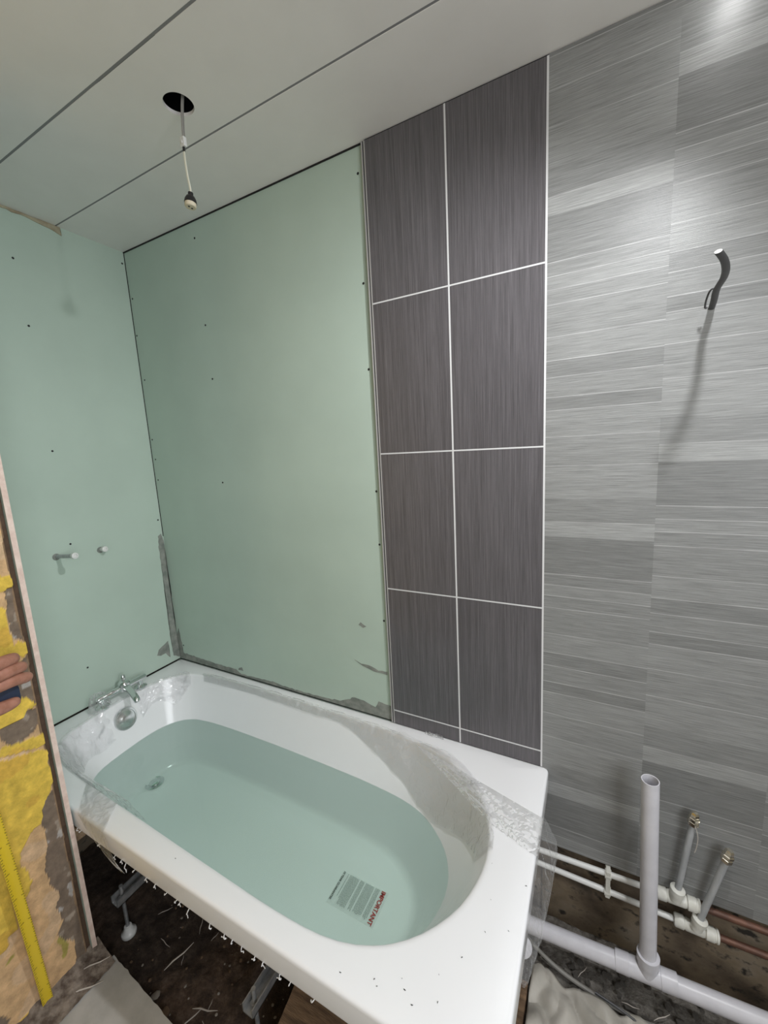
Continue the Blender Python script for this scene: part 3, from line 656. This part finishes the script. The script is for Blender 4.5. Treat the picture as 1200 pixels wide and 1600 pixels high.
# ------------------------------------------------------------------ cable sticking out of the strip panel
cb = empty('cable_tail', (2.017, -.01, 1.232), 'dark grey cable end poking out of the grey linear wall panel', 'cable')
cp = spline([(2.017, .02, 1.232), (2.017, -.0, 1.234), (2.014, -.04, 1.243), (2.008, -.09, 1.252), (2.008, -.14, 1.258), (2.002, -.18, 1.262), (1.992, -.212, 1.268), (1.979, -.236, 1.275)], 6)
bm = B(); tube(bm, cp, .0062, 14, flat=.55); obj('sheath', bm, cable_grey, cb, smooth=True)
bm = B(); e = cp[-1]; d = (cp[-1]-cp[-2]).normalized(); tube(bm, [e-d*.0005, e+d*.0007], .0058, 14, flat=.55); obj('cut_end', bm, white_plastic, cb, label='white cut end of the cable')
bm = B(); tube(bm, spline([(2.012, -.075, 1.258), (2.002, -.072, 1.258), (1.999, -.055, 1.246), (1.999, -.045, 1.232), (2.003, -.04, 1.232)], 4), .0018, 8); obj('split_core', bm, cable_grey, cb, smooth=True)
# ------------------------------------------------------------------ pipework on the right
WY = -.092
ws = empty('waste_pipe', (1.95, WY, -.47), 'thick pale grey waste pipe with upright branch beside the bath', 'pipe')
wz = lambda x: -.478+(x-1.675)*.075
bm = B(); tube(bm, [(1.40, WY, wz(1.40)), (2.6, WY-.005, wz(2.6))], .0215, 32); obj('horizontal_pipe', bm, waste_m, ws, smooth=True)
bm = B(); x0, x1 = 1.887, 2.03
lathe(bm, (x0, WY, wz(x0)), (1, 0, .075), [(0, .0222), (.001, .0245), (.033, .0248), (.034, .0238), (.105, .0238), (.106, .0248), (x1-x0-.001, .0245), (x1-x0, .0222)], 32)
tee = obj('tee_fitting', bm, waste_m, ws, smooth=True)
bm = B(); lathe(bm, (1.962, WY, wz(1.962)), (0, 0, 1), [(0, .0235), (.034, .0235), (.036, .0262), (.060, .0265), (.0605, .0222)], 32); obj('branch_socket', bm, waste_m, tee, smooth=True)
bm = B(); lean = Vector((-.018, 0, .575)); rr = .0198
lathe(bm, (1.962, WY, wz(1.962)+.03), lean, [(0, rr), (.5505, rr), (.5505, rr-.0022), (.40, rr-.0022)], 36)
up = obj('upright_pipe', bm, waste_m, ws, smooth=True)
# supply pipes (white) behind
def pipe_obj(name, pts, rad, m, parent, n=16, **tg):
    bm = B(); tube(bm, pts, rad, n); return obj(name, bm, m, parent, smooth=True, **tg)
SY = -.0195
def supply(z0, z1, xt, base, top, coll, lab):
    rt = empty('supply_pipe', (xt, SY, z1), lab, 'pipe')
    zz = lambda x: z0+(z1-z0)*(x-1.69)/(xt-1.69)
    pipe_obj('white_pipe', [(1.45, SY, zz(1.45)), (xt-.02, SY, zz(xt-.02))], .0078, white_plastic, rt)
    bm = B(); s = (z1-z0)/(xt-1.69); lathe(bm, (xt-.048, SY, zz(xt-.048)), (1, 0, s), [(0, .0085), (.001, .0145), (.004, .0165), (.022, .0165), (.024, .014), (.028, .0155), (.064, .0155), (.068, .014), (.07, .0172), (.088, .0172), (.089, .0155), (.092, .0155), (.093, .0172), (.097, .0165), (.1, .0085)], 24)
    fit = obj('push_fit_tee', bm, ivory_plastic, rt, smooth=True)
    d = (Vector(top)-Vector(base)).normalized()
    bm = B(); lathe(bm, Vector(base)-d*.022, d, [(0, .0135), (.018, .014), (.020, .0168), (.034, .0172), (.036, .015), (.037, .0085)], 24); obj('tee_socket', bm, ivory_plastic, fit, smooth=True)
    pipe_obj('grey_riser', [base, top], .0078, greypipe, rt, label='grey plastic riser')
    bm = B(); lathe(bm, Vector(top)-d*.008, d, [(0, .009), (.001, .0125), (.010, .0125), (.012, .0095), (.014, .0095), (.0145, .0125), (.021, .0128), (.023, .010), (.026, .0102), (.032, .0095), (.036, .0065), (.037, 0)], 6)
    obj('isolation_cap', bm, nickel, rt, label='polished metal end cap')
    pipe_obj('copper_pipe', [(xt+.048, SY, zz(xt+.048)), (2.75, SY, zz(xt)+.012)], .0085, copper, rt, label='tarnished copper pipe')
    return rt
supply(-.281, -.268, 2.030, (2.026, SY-.010, -.238), (2.048, -.032, -.008), None, 'upper white supply pipe with the left grey riser and copper run')
supply(-.330, -.336, 2.072, (2.076, SY-.012, -.302), (2.118, -.038, -.078), None, 'lower white supply pipe with the right grey riser and copper run')
clip = empty('pipe_clip', (1.868, -.02, -.29), 'cream double pipe clip holding the two white pipes', 'pipe clip')
bm = B(); box(bm, (1.860, -.031, -.345), (1.872, .026, -.258), .002); obj('clip_base', bm, ivory_plastic, clip)
for z in (-.2745, -.3315): bm = B(); lathe(bm, (1.858, SY, z), (1, 0, 0), [(0, .0125), (.016, .0125)], 18); obj('clip_ring', bm, ivory_plastic, clip)
pipe_obj('ptfe_thread', spline([(2.050, -.042, -.008), (2.057, -.045, -.036), (2.056, -.045, -.066), (2.053, -.044, -.086)], 4), .0009, straw_m, None, 6, label='thin pale thread dangling from the left metal pipe cap', cat='thread')
# rounded grey cap below the wide end of the bath
bm = B(); lathe(bm, (1.672, -.30, -.275), (.3, -.6, .5), [(-.02, .018), (0, .022), (.006, .022), (.008, .019), (.009, 0)], 28); obj('round_cap', bm, waste_m, bath, smooth=True, label='round grey waste cap at the wide end')
# ------------------------------------------------------------------ timbers and boards
bm = B(); box(bm, (.30, -.70, -.165), (.425, -.65, -.12)); obj('timber_batten', bm, timber, label='short brown timber batten under the bath lip beside the pink board edge', cat='timber')
def plank(name, pts, z0, z1, m, label, cat, jit=.003):
    bm = B(); lo = []; hi = []
    n = len(pts)
    for i in range(n):
        a, b = pts[i], pts[(i+1) % n]; L = math.hypot(a[0]-b[0], a[1]-b[1]); k = max(1, int(L/.015))
        for q in range(k):
            x, y = a[0]+(b[0]-a[0])*q/k, a[1]+(b[1]-a[1])*q/k; v = Vector((x*70, y*70, 1)); x += noise.noise(v)*jit; y += noise.noise(v+Vector((3, 3, 3)))*jit
            lo.append(bm.verts.new((x, y, z0))); hi.append(bm.verts.new((x, y, z1)))
    bm.faces.new(hi); bm.faces.new(lo[::-1])
    for i in range(len(lo)): bm.faces.new((lo[i], lo[(i+1) % len(lo)], hi[(i+1) % len(lo)], hi[i]))
    return obj(name, bm, m, label=label, cat=cat)
plank('floor_board', [(.545, -.692), (.712, -.703), (.86, -.712), (1.1, -.722), (1.6, -.735), (2.4, -.76), (2.4, -2.3), (.56, -2.3), (.545, -.87), (.525, -.80)], -.524, -.500, slab_m, 'pale grey dusty floor board at the lower left corner', 'floor board')
plank('timber_joist', [(1.12, -.63), (1.60, -.63), (1.60, -.50), (1.10, -.50)], -.60, -.475, oldwood, 'dark brown timber joist under the front of the bath', 'timber', .001)
plank('timber_joist', [(.02, -.40), (.42, -.40), (.42, -.33), (.02, -.33)], -.60, -.49, timber, 'pale timber offcut in the dark below the tap end', 'timber', .001)
plank('timber_joist', [(1.635, -.72), (1.672, -.72), (1.672, -.20), (1.635, -.20)], -.60, -.535, oldwood, 'rough brown timber edge below the wide end of the bath', 'timber', .003)
# ------------------------------------------------------------------ crumpled sack sheet on the right
def f6(u, v):
    x = 1.68+.34*u; y = -.155-.42*v+.06*u*0; q = Vector((x*11, y*11, 3)); q = q*.8; h = abs(noise.noise(q))*.045+abs(noise.noise(q*2.2))*.022+.004
    return Vector((x+.01*noise.noise(q*1.5), y+.02*noise.noise(Vector((u*6, 1, 4))), -.552+h))
sack_m = noisy('dusty_cream_sheet', (.34, .32, .28), (.50, .47, .42), 9, .55, .35, 40, .004)
bm = film_grid(f6, 70, 60, lambda u, v: True); obj('paper_sack', bm, sack_m, smooth=True, label='crumpled cream paper sack lying beside the bath', cat='sack').modifiers.new('t', 'SOLIDIFY').thickness = .001
# cables on the ground
for pts, rad, lab, m in (
    ([(1.60, -.06, -.53), (1.70, -.115, -.535), (1.80, -.135, -.548), (1.95, -.145, -.550), (2.06, -.125, -.545), (2.2, -.12, -.55)], .0055, 'thick grey cable curving along the waste pipe', cable_grey2),
    ([(1.80, -.15, -.545), (1.88, -.175, -.545), (1.96, -.20, -.548), (2.08, -.25, -.548)], .0032, 'thin grey cable crossing the cream sack', cable_grey2),
    ([(1.84, -.14, -.54), (1.93, -.155, -.542), (2.04, -.19, -.545), (2.15, -.2, -.545)], .003, 'thin dark cable lying between the grey cables', cable_grey)):
    bm = B(); tube(bm, spline(pts, 8), rad, 8); obj('cable', bm, m, smooth=True, label=lab, cat='cable')
# ------------------------------------------------------------------ debris
def chip_bm(kind):
    bm = B()
    if kind == 'chip':
        bmesh.ops.create_icosphere(bm, subdivisions=2, radius=1)
        for v in bm.verts: v.co *= 1+.45*noise.noise(v.co*1.3+Vector((random.random()*9, 0, 0))); v.co.z *= .35
    else:
        tube(bm, [(-1, .0, 0), (-.4, .05, .02), (.3, -.04, .03), (1, .04, 0)], [.02, .05, .045, .015], 6)
    return bm
protos = {}
for k, nm, m, lab, cat, grp in (('p', 'plaster_chip', plaster_chip, 'small pale plaster chip lying in the dark dirt under the bath', 'rubble', 'plaster chips under the bath'),
    ('w', 'wood_chip', wood_chip, 'small brown wood chip lying in the dark dirt under the bath', 'wood chip', 'wood chips under the bath'),
    ('s', 'splinter', straw_m, 'thin pale wood splinter lying in the dark dirt under the bath', 'splinter', 'splinters under the bath'),
    ('r', 'rubble_piece', rubble_g, 'small grey rubble piece on the ground beside the waste pipe', 'rubble', 'rubble beside the waste pipe'),
    ('q', 'splinter', straw_m, 'thin pale splinter on the grey rubble right of the bath', 'splinter', 'splinters on the rubble')):
    protos[k] = [obj(nm, chip_bm('stick' if k in 'sq' else 'chip'), m, smooth=True, label=lab, cat=cat, group=grp), False]
def put(k, x, y, z, s, rz=None, flat=1):
    o, used = protos[k]
    if used: o = o.copy(); C.collection.objects.link(o)
    protos[k][1] = True; o.location = (x, y, z); o.scale = (s, s, s*flat) if k not in 'sq' else (s, max(s, .02), max(s, .02)); o.rotation_euler = (random.uniform(-.3, .3), random.uniform(-.25, .25), random.uniform(0, 6.28) if rz is None else rz)
random.seed(11)
for k, cnt, smin, smax in (('p', 60, .001, .0045), ('w', 50, .0015, .006), ('s', 12, .010, .026)):
    for i in range(cnt):
        x = random.uniform(.5, 1.1); y = random.uniform(-.70, -.30); put(k, x, y, -.588+.006*random.random(), random.uniform(smin, smax))
for k, x, y, s, rz in (('p', .70, -.672, .013, 1), ('s', .86, -.63, .04, .3), ('s', .90, -.66, .03, -.4), ('s', .84, -.66, .035, 1.4), ('s', .68, -.58, .045, 1.2), ('w', .76, -.685, .013, 1)): put(k, x, y, -.572, s, rz)
for i in range(110): put('r', random.uniform(1.69, 2.25), random.uniform(-.19, -.03), -.560+.006*random.random(), random.uniform(.003, .010))
for i in range(16): put('q', random.uniform(1.75, 2.2), random.uniform(-.26, -.1), -.548, random.uniform(.010, .028))
# dusty rubble strip along the foot of the old wall
bm = B(); vs = []
for i in range(61):
    y = -1.1+.40*i/60; row = []
    for j in range(13):
        t_ = j/12; x = .485+.085*t_; q = Vector((x*40, y*40, 7)); row.append(bm.verts.new((x, y, -.497+.04*(1-t_)**1.4+.008*noise.noise(q)*(1-.6*t_)+.004*noise.noise(q*3))))
    vs.append(row)
for i in range(60):
    for j in range(12): bm.faces.new((vs[i][j], vs[i+1][j], vs[i+1][j+1], vs[i][j+1]))
obj('rubble_heap', bm, noisy('brown_dust_rubble', (.09, .065, .05), (.26, .215, .175), 50, .95, .8, 110, .006), smooth=True, label='brown dust and rubble heaped along the foot of the yellow wall', cat='rubble', kind='stuff')
for x, y, s, rz, lab in ((.535, -.735, .035, 1.0, 'long pale splinter at the corner below the pink board edge'), (.56, -.775, .04, .9, 'long pale splinter on the grey floor board near the yellow wall')):
    bm = chip_bm('stick'); o = obj('splinter', bm, straw_m, smooth=True, label=lab, cat='splinter'); o.location = (x, y, -.480 if y > -.75 else -.494); o.scale = (s, .04, .04); o.rotation_euler = (0, .1, rz)
# ------------------------------------------------------------------ tape measure and the hand holding it
tm = empty('tape_measure', (.525, -.86, -.5), 'yellow tape measure blade hanging down the yellow wall to the floor', 'tape measure')
p0, p1 = Vector((.508, -.8415, -.497)), Vector((.545, -.884, .43)); ax = (p1-p0).normalized(); wd = Vector((0, 1, 0)); wd = (wd-ax*wd.dot(ax)).normalized(); nr = wd.cross(ax)
if nr.x < 0: nr = -nr
W_ = .0118
def bl(t_, s): bow = .012*math.sin(t_*math.pi); return p0.lerp(p1, t_)+wd*(W_*s)+nr*(-.0025*(1-s*s)+.0025+bow)
bm = film_grid(lambda u, v: bl(u, v*2-1), 60, 8); o = obj('blade', bm, blade_y, tm, smooth=True); o.modifiers.new('t', 'SOLIDIFY').thickness = .0004
bm = B(); Lm = (p1-p0).length
for k in range(int(Lm/.008)):
    t_ = k*.008/Lm; ln = .8 if k % 10 == 0 else .45 if k % 2 == 0 else .3
    for s0, s1 in ((-1, -1+ln), (1-ln*.6, 1)):
        a, b, c_, d = bl(t_, s0), bl(t_, s1), bl(t_+.0013/Lm, s1), bl(t_+.0013/Lm, s0)
        bm.faces.new([bm.verts.new(q+nr*.0016) for q in (a, b, c_, d)])
obj('graduation_marks', bm, ink, tm)
bm = B(); box(bm, (.540, -.885, .425), (.610, -.796, .470), .010); obj('case', bm, bluecase, tm, smooth=True, label='dark blue tape case')
bm = B(); box(bm, (.506, -.856, -.4985), (.509, -.828, -.488), .001); obj('end_hook', bm, zinc, tm)
# person: left hand and forearm reaching in from the left edge of the frame
def skin_mesh(name, chains, m, parent=None):
    """chains: list of lists of (co, radius); first point of each later chain = index (chain, i)"""
    me = bpy.data.meshes.new(name); vs = []; es = []; rs = []; idx = {}
    for ci, ch in enumerate(chains):
        prev = None
        for k, it in enumerate(ch):
            if it[0] == 'j': prev = idx[it[1]]; continue
            vs.append(it[0]); rs.append(it[1]); i = len(vs)-1; idx[ci, k] = i
            if prev is not None: es.append((prev, i))
            prev = i
    me.from_pydata(vs, es, []); o = bpy.data.objects.new(name, me); C.collection.objects.link(o)
    mod = o.modifiers.new('skin', 'SKIN'); me.skin_vertices[0].data[0].use_root = True
    for i, rr in enumerate(rs): me.skin_vertices[0].data[i].radius = (rr, rr) if isinstance(rr, float) else rr
    o.modifiers.new('sub', 'SUBSURF').levels = 2; o.modifiers['sub'].render_levels = 2
    bpy.context.view_layer.update(); dg = bpy.context.evaluated_depsgraph_get(); new = bpy.data.meshes.new_from_object(o.evaluated_get(dg)); bpy.data.objects.remove(o)
    for p in new.polygons: p.use_smooth = True
    new.materials.clear(); new.materials.append(m); o = bpy.data.objects.new(name, new); C.collection.objects.link(o); return o
HX = .61
ch = [[((HX+.05, -.985, .50), .028), ((HX+.075, -1.10, .49), .036), ((HX+.10, -1.28, .46), .042), ((HX+.12, -1.40, .44), .043)],
      [('j', (0, 0)), ((HX+.025, -.925, .515), .034), ((HX+.014, -.892, .514), .029)],
      # index, middle, ring, little, thumb
      [('j', (1, 2)), ((HX+.028, -.868, .540), .0180), ((HX+.022, -.832, .544), .0165), ((HX+.006, -.802, .538), .0150), ((HX-.008, -.792, .532), .0125)],
      [('j', (1, 2)), ((HX+.022, -.862, .516), .0175), ((HX+.018, -.820, .518), .0165), ((HX+.002, -.788, .510), .0140), ((HX-.012, -.780, .503), .0115)],
      [('j', (1, 2)), ((HX+.018, -.862, .492), .0170), ((HX+.012, -.812, .491), .0160), ((HX-.002, -.780, .478), .0138), ((HX-.016, -.774, .472), .0112)],
      [('j', (1, 2)), ((HX-.004, -.872, .470), .0120), ((HX-.020, -.838, .462), .0110), ((HX-.036, -.826, .456), .0095), ((HX-.044, -.828, .450), .0080)],
      [('j', (1, 1)), ((HX+.020, -.905, .462), .0200), ((HX+.014, -.862, .440), .0175), ((HX+.006, -.825, .434), .0150), ((HX+.000, -.800, .434), .0120)]]
person = skin_mesh('person', ch, skin); tag(person, 'hand of a person gripping a tape measure at the left edge', 'person')
